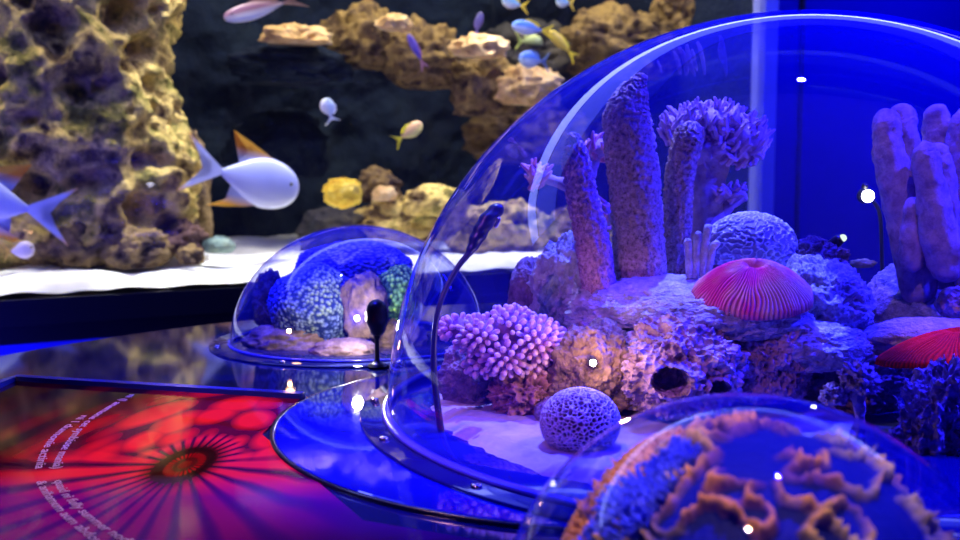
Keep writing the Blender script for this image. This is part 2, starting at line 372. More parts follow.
# ------------------------------------------------------------ fish
def fish(name, label, px, py, d, length, height, ang, face, cb, cf, fork=.5, dorsal=0, anal=0, belly=None, tip=None, thick=.35, group='fish in the large aquarium'):
    c = TP(px, py, d); sx = face
    M = Matrix(((TU.x*sx, TW.x, 0), (TU.y*sx, TW.y, 0), (0, 0, 1))) @ Matrix.Rotation(math.radians(-ang), 3, 'Y')
    root = empty(name, c, label, 'fish', group)
    root.matrix_world = Matrix.Translation(c) @ M.to_4x4() if sx > 0 else Matrix.Translation(c) @ (Matrix.Rotation(math.atan2(TU.y, TU.x)+math.pi, 4, 'Z') @ Matrix.Rotation(math.radians(-ang), 4, 'Y'))
    if sx > 0: root.matrix_world = Matrix.Translation(c) @ Matrix.Rotation(math.atan2(TU.y, TU.x), 4, 'Z') @ Matrix.Rotation(math.radians(-ang), 4, 'Y')
    h = height/2; l = length
    prof = [(-.5, .10), (-.43, .13), (-.3, .42), (-.12, .80), (.05, 1.0), (.22, .96), (.36, .78), (.45, .52), (.495, .22), (.5, .04)]
    bm = bmesh.new(); rings = []
    for x, r in catmull(prof, 3):
        r = max(.02, r)
        rings.append([bm.verts.new((x*l, thick*h*r*math.cos(a)*(1 if x > -.4 else .6), h*r*math.sin(a))) for a in [2*math.pi*k/20 for k in range(20)]])
    for a, b in zip(rings, rings[1:]):
        for i in range(20): bm.faces.new((a[i], b[i], b[(i+1) % 20], a[(i+1) % 20]))
    bm.faces.new(rings[0]); bm.faces.new(list(reversed(rings[-1])))
    mb, t = nt('body_'+name+str(px)); b = principled(t, Roughness=.35); tc = N(t, 'ShaderNodeTexCoord'); sp = N(t, 'ShaderNodeSeparateXYZ'); L(t, tc, 'Generated', sp, 0)
    r = ramp(t, [(.25, belly or cb), (.6, cb)]); L(t, sp, 2, r, 0); L(t, r, 0, b, 'Base Color')
    link('body', bm, mb, root)
    if tip:
        mf, t = nt('fin_'+name+str(px)); b = principled(t, Roughness=.4); tc = N(t, 'ShaderNodeTexCoord'); sp = N(t, 'ShaderNodeSeparateXYZ'); L(t, tc, 'Object', sp, 0)
        ab = N(t, 'ShaderNodeMath', operation='ABSOLUTE'); L(t, sp, 2, ab, 0)
        r = ramp(t, [(h*.75, cf), (h*1.15, tip)]); L(t, ab, 0, r, 0); L(t, r, 0, b, 'Base Color')
    else: mf = plain('fin_'+name+str(px), cf, .4)
    def fin(nm, poly):
        bm = bmesh.new(); a = [bm.verts.new((x*l, -.004, z*h)) for x, z in poly]; b2 = [bm.verts.new((x*l, .004, z*h)) for x, z in poly]; n = len(poly)
        bm.faces.new(a); bm.faces.new(list(reversed(b2)))
        for i in range(n): bm.faces.new((a[i], b2[i], b2[(i+1) % n], a[(i+1) % n]))
        bmesh.ops.triangulate(bm, faces=[f for f in bm.faces if len(f.verts) > 4])
        return link(nm, bm, mf, root, False)
    k = fork
    fin('tail_fin', [(-.44, .14), (-.58, .46), (-.76-.1*k, 1.15), (-.67-.06*k, .62), (-.57, .22), (-.54, 0), (-.57, -.22), (-.67-.06*k, -.62), (-.76-.1*k, -1.15), (-.58, -.46), (-.44, -.14)])
    if dorsal: fin('dorsal_fin', [(.16, .93), (.02, 1.15), (-.16, 1.2+dorsal*.6), (-.40, 1.35+dorsal), (-.24, 1.12+dorsal*.3), (-.12, .92), (-.26, .55), (-.1, .7)])
    else: fin('dorsal_fin', [(.2, .9), (.0, 1.18), (-.25, .95), (-.38, .5), (-.3, .3), (0, .9)])
    if anal: fin('anal_fin', [(.05, -.93), (-.08, -1.1), (-.3, -1.1-anal*.6), (-.52, -1.1-anal), (-.32, -1.0), (-.18, -.8), (-.30, -.45), (-.1, -.7)])
    for sg in (-1, 1):
        bm = bmesh.new(); ball(bm, (.37*l, sg*thick*h*.62, h*.18), .06*h+.003, 2); link('eye', bm, M_metal, root)
    return root
W = (.42, .46, .85); OR = (.95, .45, .03)
fish('silver_fish', 'large silver fish with orange-tipped forked tail swimming right above the small dome', 258, 181, .30, .37, .215, -14, 1, W, (.6, .62, .8), 1.2, .35, .30, (.7, .7, .78), OR)
fish('silver_fish', 'silver fish cut by the left edge of the photo, its forked tail pointing right', -20, 200, .18, .37, .20, 12, -1, W, (.6, .62, .8), 1.2, .3, .3, (.7, .7, .78), OR)
fish('pale_fish', 'small cream fish with a yellow tail near the sand at the far left', 22, 250, .15, .085, .066, 5, 1, (.95, .8, .7), (.9, .6, .1), .2)
fish('striped_fish', 'slender brown and white striped fish at the top edge above the orange ledge', 256, 10, .45, .30, .075, -18, -1, (.22, .10, .16), (.25, .14, .12), .6, belly=(.8, .8, .85))
fish('white_fish', 'small pale blue fish alone in the dark middle of the aquarium', 328, 108, .4, .09, .07, 70, -1, (.55, .7, .95), (.8, .85, .95), .2, belly=(.9, .9, .9))
fish('yellow_fish', 'small yellow-tailed pinkish fish swimming right above the domes', 411, 131, .35, .135, .066, 32, 1, (.9, .55, .25), (.95, .85, .05), .3, belly=(.95, .85, .3))
fish('purple_fish', 'slim purple-blue fish pointing steeply down beside the tan reef rock', 415, 48, .4, .14, .04, 60, -1, (.16, .10, .5), (.45, .2, .3), .4)
fish('violet_fish', 'small dim violet fish hovering above the cream shelf', 479, 22, .5, .10, .045, 75, 1, (.12, .10, .35), (.15, .12, .4), .4)
fish('blue_fish', 'blue and white fish with yellow tail in the middle of the blue group', 528, 28, .4, .19, .072, 4, -1, (.08, .22, .75), (.95, .75, .03), .8, belly=(.85, .9, 1))
fish('blue_fish', 'blue and white fish cut by the top edge above the blue group', 512, 3, .45, .12, .062, 8, -1, (.15, .4, .8), (.9, .7, .05), .8, belly=(.8, .9, 1))
fish('blue_fish', 'blue fish cut by the top edge, rightmost of the blue group', 563, 2, .45, .09, .06, 5, -1, (.15, .4, .85), (.9, .7, .1), .6, belly=(.8, .9, .95))
fish('blue_fish', 'deep blue fish with pale belly at the bottom of the blue group', 531, 60, .35, .14, .085, 3, -1, (.04, .10, .42), (.1, .15, .4), .3, belly=(.7, .8, .85))
fish('yellow_tang', 'bright yellow fish slanting down behind the blue group', 560, 42, .5, .17, .06, 38, -1, (.85, .65, .08), (.95, .8, .05), .5)
fish('green_yellow_fish', 'dark fish with lime yellow bars inside the blue group', 532, 42, .5, .13, .08, 0, 1, (.55, .65, .25), (.6, .7, .2), .3, belly=(.02, .02, .02))

# ============================================================ exhibit table
tb = empty('display_table', (.5, 1.3, 0), 'round glossy black table carrying the glass domes', 'table')
M_table = plain('glossy_black_top', (.006, .008, .12), .06, 0, .8)
M_edge = plain('blue_edge_lacquer', (.02, .03, .6), .15, 0, .8)
bm = bmesh.new(); lathe(bm, [(0, T-.03), (1.60, T-.03), (1.612, T-.02), (1.612, T-.006), (1.606, T), (0, T)], 128); link('table_top', bm, M_table, tb, False)
bm = bmesh.new(); lathe(bm, [(0, 0), (1.3, 0), (1.3, T-.03), (0, T-.03)], 96); link('pedestal', bm, plain('pedestal_black', (.006, .006, .02), .4), tb)
# round blue insert (the mirror-gloss disc left of the big dome)
bm = bmesh.new(); lathe(bm, [(0, 0), (.468, 0), (.472, .001), (.472, .0045), (.469, .006), (0, .006)], 128, (.18-.5, 1.434-1.3, T))
link('blue_disc', bm, plain('blue_gloss', (.003, .003, .40), .04, 0, .7), tb, False)
bm = bmesh.new(); lathe(bm, [(.470, 0), (.477, 0), (.477, .005), (.470, .005)], 128, (.18-.5, 1.434-1.3, T), close=True)
link('disc_rim', bm, plain('disc_rim_black', (.005, .005, .02), .2, 0, .8), tb)
# graphic panel
a = G(16, 381); b = G(300, 400); 
poly = [a, b, Vector((-.30, 1.35, T)), Vector((-.12, 1.0, T)), Vector((.3, .8, T)), Vector((.3, .5, T)), Vector((-.6, .5, T)), Vector((-1.02, .85, T)), Vector((-1.0, 1.5, T)), G(0, 390)]
m, t = nt('anemone_print'); bs = principled(t, Roughness=.07); bs.inputs['Specular IOR Level'].default_value = .12
tc = N(t, 'ShaderNodeTexCoord'); mp = N(t, 'ShaderNodeMapping'); L(t, tc, 'Object', mp, 0)
cen = G(185, 466)
mp.inputs['Location'].default_value = (-(cen.x), -(cen.y)*.42, 0); mp.inputs['Scale'].default_value = (1, .42, 0)
sp = N(t, 'ShaderNodeSeparateXYZ'); L(t, mp, 0, sp, 0)
at2 = N(t, 'ShaderNodeMath', operation='ARCTAN2'); L(t, sp, 1, at2, 0); L(t, sp, 0, at2, 1)
ln = N(t, 'ShaderNodeVectorMath', operation='LENGTH'); L(t, mp, 0, ln, 0)
wn = N(t, 'ShaderNodeTexNoise', Scale=9.0, Detail=2.0); L(t, mp, 0, wn, 'Vector')
an = N(t, 'ShaderNodeMath', operation='MULTIPLY_ADD'); L(t, wn, 0, an, 0); an.inputs[1].default_value = 3.0; 
am_ = N(t, 'ShaderNodeMath', operation='MULTIPLY'); L(t, at2, 0, am_, 0); am_.inputs[1].default_value = 27.0; L(t, am_, 0, an, 2)
sn = N(t, 'ShaderNodeMath', operation='SINE'); L(t, an, 0, sn, 0)
r1 = ramp(t, [(.0, (.06, .0, .04)), (.22, (.30, .0, .05)), (.6, (.85, .015, .05))])
s01 = N(t, 'ShaderNodeMath', operation='MULTIPLY_ADD'); L(t, sn, 0, s01, 0); s01.inputs[1].default_value = .5; s01.inputs[2].default_value = .5; L(t, s01, 0, r1, 0)
cb = N(t, 'ShaderNodeCombineXYZ'); mr = N(t, 'ShaderNodeMath', operation='MULTIPLY'); L(t, ln, 'Value', mr, 0); mr.inputs[1].default_value = 22
mu = N(t, 'ShaderNodeMath', operation='MULTIPLY'); L(t, at2, 0, mu, 0); mu.inputs[1].default_value = 1.9
L(t, mu, 0, cb, 0); L(t, mr, 0, cb, 1)
vo = N(t, 'ShaderNodeTexVoronoi', Scale=1.0); vo.inputs['Randomness'].default_value = .7; L(t, cb, 0, vo, 'Vector')
r2 = ramp(t, [(.42, (1, .015, .03)), (.66, (.12, .0, .03))]); L(t, vo, 0, r2, 0)
upm = N(t, 'ShaderNodeMath', operation='MULTIPLY', use_clamp=True); L(t, sp, 1, upm, 0); upm.inputs[1].default_value = 30
far = N(t, 'ShaderNodeMapRange'); L(t, ln, 'Value', far, 0); far.inputs[1].default_value = .055; far.inputs[2].default_value = .065
um = N(t, 'ShaderNodeMath', operation='MULTIPLY'); L(t, upm, 0, um, 0); L(t, far, 0, um, 1)
mm = N(t, 'ShaderNodeMixRGB'); L(t, um, 0, mm, 0); L(t, r1, 0, mm, 1); L(t, r2, 0, mm, 2)
r3 = ramp(t, [(.006, (.35, .0, .03)), (.010, (.03, 0, .03)), (.018, (.6, .0, .05)), (.024, (.03, 0, .03)), (.032, (.05, 0, .04)), (.050, (1, 1, 1)), (.15, (1, 1, 1)), (.24, (.12, .03, .2))]); L(t, ln, 'Value', r3, 0)
m3 = N(t, 'ShaderNodeMixRGB', blend_type='MULTIPLY', Fac=1.0); L(t, mm, 0, m3, 1); L(t, r3, 0, m3, 2)
r4 = ramp(t, [(.0, (.25, .0, .9)), (1.0, (0, 0, 0))])   # violet towards the bottom: blue light painted into the print
gy = N(t, 'ShaderNodeMath', operation='MULTIPLY_ADD', use_clamp=True); L(t, sp, 1, gy, 0); gy.inputs[1].default_value = 28; gy.inputs[2].default_value = 1.5
L(t, gy, 0, r4, 0)
m4 = N(t, 'ShaderNodeMixRGB', blend_type='MIX'); L(t, gy, 0, m4, 0)
vm = N(t, 'ShaderNodeMixRGB', blend_type='MULTIPLY', Fac=1.0); L(t, m3, 0, vm, 1); vm.inputs[2].default_value = (.22, .2, .7, 1)
va = N(t, 'ShaderNodeMixRGB', blend_type='ADD', Fac=1.0); L(t, vm, 0, va, 1); va.inputs[2].default_value = (.06, .0, .20, 1)
L(t, va, 0, m4, 1); L(t, m3, 0, m4, 2); L(t, m4, 0, bs, 'Base Color')
M_print = m
bm = bmesh.new(); q = [Vector((v.x-.5, v.y-1.3, 0)) for v in poly]
lo = [bm.verts.new((v.x, v.y, T)) for v in q]; hi = [bm.verts.new((v.x, v.y, T+.002)) for v in q]
bm.faces.new(hi); bm.faces.new(list(reversed(lo)))
for i in range(len(q)): bm.faces.new((lo[i], lo[(i+1) % len(q)], hi[(i+1) % len(q)], hi[i]))
bmesh.ops.recalc_face_normals(bm, faces=bm.faces)
pn = link('graphic_panel', bm, M_print, tb, False); pn['label'] = 'red anemone picture panel with curved lettering'
mp.inputs['Location'].default_value = (-(cen.x-.5), -(cen.y-1.3)*.42, 0)
# raised blue strip along the far side of the panel
bm = bmesh.new()
strip = [G(-60, 408), G(0, 387), G(17, 381), G(60, 384), G(270, 397), G(302, 399)]
pts = [Vector((p.x-.5, p.y-1.3, T+.004)) for p in strip]
prev = None
for i, p in enumerate(pts):
    d = (pts[min(i+1, len(pts)-1)]-pts[max(0, i-1)]).normalized(); n = Vector((-d.y, d.x, 0))
    r = [bm.verts.new(p-n*.010+Vector((0, 0, -.004))), bm.verts.new(p-n*.008+Vector((0, 0, .006))), bm.verts.new(p+n*.010+Vector((0, 0, .006))), bm.verts.new(p+n*.012+Vector((0, 0, -.004)))]
    if prev:
        for k in range(4): bm.faces.new((prev[k], prev[(k+1) % 4], r[(k+1) % 4], r[k]))
    else: bm.faces.new(r)
    prev = r
bm.faces.new(list(reversed(prev))); bmesh.ops.recalc_face_normals(bm, faces=bm.faces)
link('panel_trim', bm, M_edge, tb, False)

# curved lettering on the panel
M_ink = plain('pale_violet_ink', (.6, .5, .8), .5)
def letters(text, path, size, name='lettering'):
    cu = bpy.data.curves.new(name, 'FONT'); cu.body = text; cu.size = size; cu.resolution_u = 2; cu.extrude = .0003
    ob = bpy.data.objects.new(name, cu); C.objects.link(ob)
    bpy.context.view_layer.update()
    me = bpy.data.meshes.new_from_object(ob.evaluated_get(bpy.context.evaluated_depsgraph_get()))
    bpy.data.objects.remove(ob); bpy.data.curves.remove(cu)
    pp = [Vector(p[:2]) for p in catmull([(g.x, g.y) for g in (G(*w) for w in path)], 16)]
    cum = [0]
    for a, b in zip(pp, pp[1:]): cum.append(cum[-1]+(b-a).length)
    w = max(v.co.x for v in me.vertices); k = cum[-1]/w
    for v in me.vertices:
        s = min(max(v.co.x*k, 0), cum[-1]*.9999)
        i = next(j for j in range(len(cum)-1) if cum[j+1] >= s)
        d = (pp[i+1]-pp[i]).normalized(); c = pp[i]+d*(s-cum[i]); n = Vector((-d.y, d.x))
        v.co = Vector((c.x+n.x*v.co.y-.5, c.y+n.y*v.co.y-1.3, T+.0026+v.co.z))
    return link(name, me, M_ink, tb, False)
letters('ni (l anemone cet symbiose mania)', [(130, 396), (108, 408), (84, 424), (66, 444), (56, 460), (52, 471)], .017)
letters('ni l dumonie actinia', [(82, 417), (66, 427), (50, 440), (40, 456), (35, 471)], .017)
letters('quaid ni fully summer nodis', [(54, 483), (60, 495), (76, 512), (98, 530), (130, 549)], .016)
letters('& anihamum aum abdoub', [(36, 484), (44, 498), (60, 517), (82, 536), (100, 550)], .016)

# ============================================================ domes
def dome_mesh(R, k, th=.004, seg=128, n=40):
    bm = bmesh.new(); pr = []
    for i in range(n+1):
        a = math.pi/2*i/n; pr.append((R*math.cos(a) if i < n else 0, k*R*math.sin(a)))
    lathe(bm, pr, seg); return bm
def ring(r0, r1, z0, z1, seg=128, be=.0015):
    bm = bmesh.new(); lathe(bm, [(r0, z0), (r1, z0), (r1, z1-be), (r1-be, z1), (r0+be, z1), (r0, z1-be)], seg, close=True); return bm
M_plate = plain('smoked_base_plate', (.008, .008, .15), .07, 0, .6)
M_flange = plain('clear_flange', (.06, .06, .6), .25, 0, .4)
def bolts(root, R, z, angs):
    for a in angs:
        bm = bmesh.new(); lathe(bm, [(0.0065, 0), (.0065, .003), (.005, .0045), (0, .005)], 16, (R*math.cos(a), R*math.sin(a), z)); link('bolt', bm, M_chrome, root)
# big dome
BX, BY, BR, BK = .458, 1.5, .597, .975
big = empty('glass_dome', (BX, BY, T+.006), 'very large clear glass dome over tube corals and rocks', 'dome')
bm = dome_mesh(BR, BK); o = link('outer_shell', bm, GL_BIG, big); o.location = (0, 0, .004)
bm = ring(.30, .637, .0, .004)
fo = Vector((.205-BX, .735-BY))          # the plate is notched round the neighbouring front dome
for v in bm.verts:
    while v.co.xy.length > .607 and (v.co.xy-fo).length < .204: v.co.xy = v.co.xy*.995
link('base_plate', bm, M_plate, big)
link('dark_base', ring(.0005, .585, 0, .002), plain('deep_blue_base', (.004, .004, .10), .5), big)
link('flange', ring(BR-.004, BR+.008, .004, .010), M_flange, big)
# small dome
SX, SY, SR, SK = -.263, 2.154, .273, .91
sm = empty('glass_dome', (SX, SY, T), 'small clear glass dome over blue and green coral beside the big dome', 'dome')
o = link('outer_shell', dome_mesh(SR, SK), GL_SM, sm); o.location = (0, 0, .004)
link('base_plate', ring(.0005, .316, 0, .004), plain('dark_base_plate', (.01, .01, .05), .08, 0, .6), sm)
link('flange', ring(SR-.003, SR+.006, .004, .009), plain('dark_flange', (.05, .05, .3), .15), sm)
bolts(sm, .30, .004, [math.radians(x) for x in (200, 248, 292, 320)])
bolts(big, .622, .004, [math.radians(x) for x in (178, 200, 222, 240)])
# front dome
FX, FY, FR, FK = .205, .735, .193, .95
fr = empty('glass_dome', (FX, FY, T), 'glass dome in the front right corner over an orange ridged brain coral', 'dome')
o = link('outer_shell', dome_mesh(FR, FK), GL_SM, fr); o.location = (0, 0, .004)
link('base_plate', ring(.0005, .1975, 0, .004), M_plate, fr)
link('flange', ring(FR-.003, FR+.0035, .004, .008), M_flange, fr)
# ============================================================ inside the big dome
Z0 = T+.010
# lavender sand bed with scalloped edge
def slabf():
    bm = bmesh.new(); nr, na = 26, 360; rows = []
    for i in range(nr+1):
        r = i/nr; row = []
        for j in range(na):
            a = 2*math.pi*j/na; e = .525+.012*noise.noise(Vector((math.cos(a)*9, math.sin(a)*9, 1)))+.008*noise.noise(Vector((math.cos(a)*30, math.sin(a)*30, 4)))
            R = r*e*(1-.85*max(0, math.cos(a+.55))); x, y = R*math.cos(a), R*math.sin(a)
            z = .010+.0035*fbm(Vector((x*9, y*26, 0)), 3)+.002*fbm(Vector((x*40, y*60, 2)), 2)
            if i == nr: z = 0
            row.append(bm.verts.new((x, y, z)))
        rows.append(row)
    for a, b in zip(rows[1:], rows[2:]):
        for j in range(na): bm.faces.new((a[j], b[j], b[(j+1) % na], a[(j+1) % na]))
    c = bm.verts.new((0, 0, .010))
    for j in range(na): bm.faces.new((c, rows[1][j], rows[1][(j+1) % na]))
    bmesh.ops.delete(bm, geom=rows[0], context='VERTS'); return bm
M_slab = mottled('lavender_sand', [(.16, .11, .20), (.32, .24, .36), (.46, .36, .48)], 9, .7, .35, 60, dist=.004)
o = link('sand_bed', slabf(), M_slab); o.location = (BX, BY, Z0+.0005); tag(o, 'pale lavender sand bed under the corals in the big dome', 'sand', kind='stuff')

def drock(label, px0, px1, py0, py1, D, mat, dep, **kw):
    c = P((px0+px1)/2, (py0+py1)/2, D); w = (px1-px0)/2*D/F; h = (py1-py0)/2*D/F
    kw.setdefault('sub', 7)
    return rock(label, c, (w, dep, h), mat, **kw)
# porous rock with two tube mouths
def holed(name, label, px0, px1, py0, py1, D, dep, mat, mouths, seed, **kw):
    c = P((px0+px1)/2, (py0+py1)/2, D); w = (px1-px0)/2*D/F; h = (py1-py0)/2*D/F
    base = rockfn((w, dep, h), seed, .16, 2.2, .25, -.8, 5)
    ms = []
    for mx, my, mr in mouths:
        m = P(mx, my, D)-c; ms.append((m.x, m.z, mr*D/F))
    def fn(v):
        p = base(v)
        tone = 0
        if v.y < 0:
            for x, z, r in ms:
                q = math.hypot(p.x-x, (p.z-z)*1.25)
                if q < r: p = Vector((p.x, p.y+min(dep*1.1, .055*min(1, (r-q)/r*3)), p.z)); tone = 1
                elif q < r*1.4: p = Vector((p.x, p.y-.014*(1-(q-r)/(r*.4)), p.z))
        return p, tone
    o = formed(name, fn, 7, mat, c); return tag(o, label, 'rock')
drock('tan-brown rock lit by a tiny warm lamp in the big dome', 548, 640, 322, 425, 1.40, M_drb, .06, rough=.2, pits=.15)
holed('pitted_rock', 'pitted mauve rock with two round hole mouths in the middle of the big dome', 618, 742, 316, 424, 1.37, .075, M_drp, [(661, 371, 18), (708, 379, 11)], 31)
drock('mauve porous rock right of the hole mouths under the red coral', 722, 806, 305, 415, 1.42, M_drp, .06, rough=.24, pits=.35, pitf=5)
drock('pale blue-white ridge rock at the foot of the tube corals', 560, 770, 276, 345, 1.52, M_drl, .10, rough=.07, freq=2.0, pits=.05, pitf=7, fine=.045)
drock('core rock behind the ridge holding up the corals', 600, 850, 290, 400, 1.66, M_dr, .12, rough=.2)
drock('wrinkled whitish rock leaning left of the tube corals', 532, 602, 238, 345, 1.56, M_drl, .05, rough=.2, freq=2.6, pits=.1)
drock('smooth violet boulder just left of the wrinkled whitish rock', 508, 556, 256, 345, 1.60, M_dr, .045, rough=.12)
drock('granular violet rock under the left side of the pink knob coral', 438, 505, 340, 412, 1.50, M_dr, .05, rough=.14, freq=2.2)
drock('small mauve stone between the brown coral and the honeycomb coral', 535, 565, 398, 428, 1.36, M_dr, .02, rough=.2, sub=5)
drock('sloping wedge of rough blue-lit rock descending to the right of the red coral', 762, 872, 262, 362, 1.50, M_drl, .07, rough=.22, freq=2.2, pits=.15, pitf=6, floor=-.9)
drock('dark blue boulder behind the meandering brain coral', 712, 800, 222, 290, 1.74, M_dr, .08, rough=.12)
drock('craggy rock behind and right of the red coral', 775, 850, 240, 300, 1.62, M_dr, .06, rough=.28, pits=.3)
drock('smooth sandy mound carrying the finger coral', 850, 1060, 255, 420, 1.66, M_drl, .13, rough=.08, freq=1.3)
drock('rim of pale rock above the dark red coral at the right edge', 862, 1010, 318, 352, 1.42, M_drl, .05, rough=.1, sub=5)
drock('ragged porous violet rock under the dark red coral at the right edge', 898, 985, 366, 500, 1.26, M_drp, .045, rough=.35, pits=.5, pitf=4)
drock('small rounded pebble coral rock at the foot of the finger coral', 938, 975, 286, 322, 1.48, M_drp, .03, rough=.12, sub=5)
drock('low pale ledge curving from the red coral to the wedge rock', 735, 872, 322, 372, 1.42, M_drl, .06, rough=.09, freq=2.0, pits=.08, pitf=7, fine=.05, floor=-.9)
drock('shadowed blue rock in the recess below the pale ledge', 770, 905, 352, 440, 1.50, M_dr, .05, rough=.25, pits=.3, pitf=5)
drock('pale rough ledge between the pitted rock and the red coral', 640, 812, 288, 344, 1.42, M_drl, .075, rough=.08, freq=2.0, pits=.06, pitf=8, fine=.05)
# little frilled pink corals near the right of the front dome
o = drock('small frilly pink coral on a short stalk, right of the rock', 842, 876, 364, 398, 1.26, M_drp, .018, rough=.45, freq=3.5, name='frilly_coral', cat='coral', sub=5)
o = drock('small mauve coral knob left of the frilly pink coral', 822, 846, 384, 408, 1.26, M_drp, .014, rough=.4, freq=3, name='frilly_coral', cat='coral', sub=5)
bm = bmesh.new(); p0 = P(858, 395, 1.26); tube(bm, [(p0.x, p0.y, Z0+.005), (p0.x+.004, p0.y, (Z0+p0.z)/2), tuple(p0)], [.012, .007, .009], 12, 6, lambda p, n: .003*fbm(p*90, 3)); 
o = link('coral_stalk', bm, M_drp); tag(o, 'thin stalk rock under the frilly pink coral', 'rock')

# tube corals
def tube_coral(label, pts, rad, mat, D, amp=.005, fr=120, seg=96, n=26, name='tube_coral'):
    w = [P(x, y, D) for x, y in pts]
    base = w[0]; w[0] = Vector((w[0].x, w[0].y, w[0].z-.03))
    def dsp(p, nn):
        m = abs(noise.noise(p*fr)+.5*noise.noise(p*fr*2+Vector((9, 1, 4))))
        return amp*(1-min(1, m*4)) + .25*amp*fbm(p*30, 2)
    bm = bmesh.new(); tube(bm, [tuple(q-base) for q in w], [r*D/F for r in rad], seg, n, lambda p, nn: dsp(p+base, nn))
    o = link(name, bm, mat); o.location = base; return tag(o, label, 'coral')
M_tube = mottled('tube_coral_skin', [(.10, .05, .06), (.55, .34, .28), (.80, .55, .48)], 170, .8, 1.0, 260, dist=.004)
M_tubed = mottled('tube_coral_red', [(.12, .05, .14), (.5, .26, .36), (.75, .45, .6)], 170, .8, 1.0, 240, dist=.004)
tube_coral('tallest mottled tube coral in the middle of the big dome', [(640, 296), (638, 230), (633, 170), (627, 120), (633, 94), (641, 77)], [28, 24, 24, 22, 14, 4], M_tube, 1.56)
tube_coral('slanting deep-blue tube coral left of the tallest one', [(603, 305), (594, 250), (583, 200), (576, 160), (573, 136)], [15, 15, 14, 12, 4], M_tubed, 1.5)
tube_coral('thin brown tube coral right of the tallest one', [(672, 285), (676, 230), (681, 170), (688, 138), (691, 130)], [13, 13, 13, 13, 9], M_tube, 1.62)

# knob coral (pink cauliflower coral)
kn = empty('knob_coral', P(512, 345, 1.42), 'pink knobbly cauliflower coral at the left of the big dome', 'coral')
bm = bmesh.new(); rnd = random.Random(3); cc = []
for (ox, oz, oy, r) in ((-.045, .014, -.0, .038), (-.002, .022, .01, .042), (.034, .006, -.005, .044), (.064, -.020, .01, .033), (-.080, .022, .01, .025), (-.008, -.014, -.012, .038), (-.042, -.028, .0, .025), (.03, -.034, .0, .030)):
    ball(bm, (ox, oy, oz), r*.82, 3, (1, 1, .8)); cc.append((Vector((ox, oy, oz)), r))
link('core', bm, mottled('knob_core', [(.25, .12, .25), (.4, .2, .38)], 40, .8, .5, 100), kn)
M_knob = mottled('pink_knob_skin', [(.72, .38, .52), (.86, .54, .66), (.95, .70, .78)], 40, .5, .3, 200)
knobs = []
for c, r in cc:
    k = int(170*(r/.05)**2)
    for i in range(k):
        z = 1-2*(i+.5)/k; ph = i*2.39996+c.x*50
        v = Vector((math.sqrt(1-z*z)*math.cos(ph), math.sqrt(1-z*z)*math.sin(ph), z*.85)); p = c+Vector((v.x*r, v.y*r, v.z*r*.9))
        if v.z < -.75: continue
        if any(o_ is not c and (p-o_).length < rr_*.9 for o_, rr_ in cc): continue
        if any((p-q).length < .0088 for q, _ in knobs): continue
        knobs.append((p, v))
bm = bmesh.new()
for p, v in knobs:
    s = rnd.uniform(.0036, .0050)
    l = rnd.uniform(-.001, .004)
    tube(bm, [tuple(p-v*.012), tuple(p+v*l)], [s*.7, s], 8, 3)
link('knobs', bm, M_knob, kn)
# dark brown bushy coral below
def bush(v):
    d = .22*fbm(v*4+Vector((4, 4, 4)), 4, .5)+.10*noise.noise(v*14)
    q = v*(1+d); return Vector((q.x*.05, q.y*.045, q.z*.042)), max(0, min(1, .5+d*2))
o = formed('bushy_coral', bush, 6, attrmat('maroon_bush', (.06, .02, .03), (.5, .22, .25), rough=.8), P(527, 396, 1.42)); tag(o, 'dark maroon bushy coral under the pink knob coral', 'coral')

# honeycomb coral
def honey(R, cells, amp=.006, floor=-.75, seed=0):
    off = Vector((seed, seed*2, 0))
    def fn(v):
        ds = noise.voronoi(v*cells+off)[0]; e = min(1, (ds[1]-ds[0])*2.6)
        k = 1-amp*e/ R[0]*1.0
        q = v*k; z = max(q.z, floor)
        return Vector((q.x*R[0], q.y*R[1], z*R[2])), 1-e
    return fn
o = formed('honeycomb_coral', honey((.051, .050, .044), 8.5, .0040), 7, attrmat('honeycomb_skin', (.10, .06, .12), (.62, .52, .68)), (P(580, 430, 1.225).x, 1.225, Z0+.009+.030)); tag(o, 'round honeycomb-patterned coral on the sand at the front of the big dome', 'coral')
# brain coral behind the red coral
def brainfn(R, f, amp, off, floor=-.5):
    def fn(v):
        n_ = noise.noise(v*f+off)+.35*noise.noise(v*f*2.1+off)
        w = max(0, 1-abs(n_)*5.0)
        q = v*(1+amp*w); z = max(q.z, floor)
        return Vector((q.x*R[0], q.y*R[1], z*R[2])), w
    return fn
o = formed('brain_coral', brainfn((.072, .06, .055), 6.5, .07, Vector((2, 5, 1))), 7, attrmat('brain_skin', (.30, .25, .4), (.8, .75, .85)), P(750, 247, 1.62)); tag(o, 'rounded meandering brain coral above the red coral', 'coral')

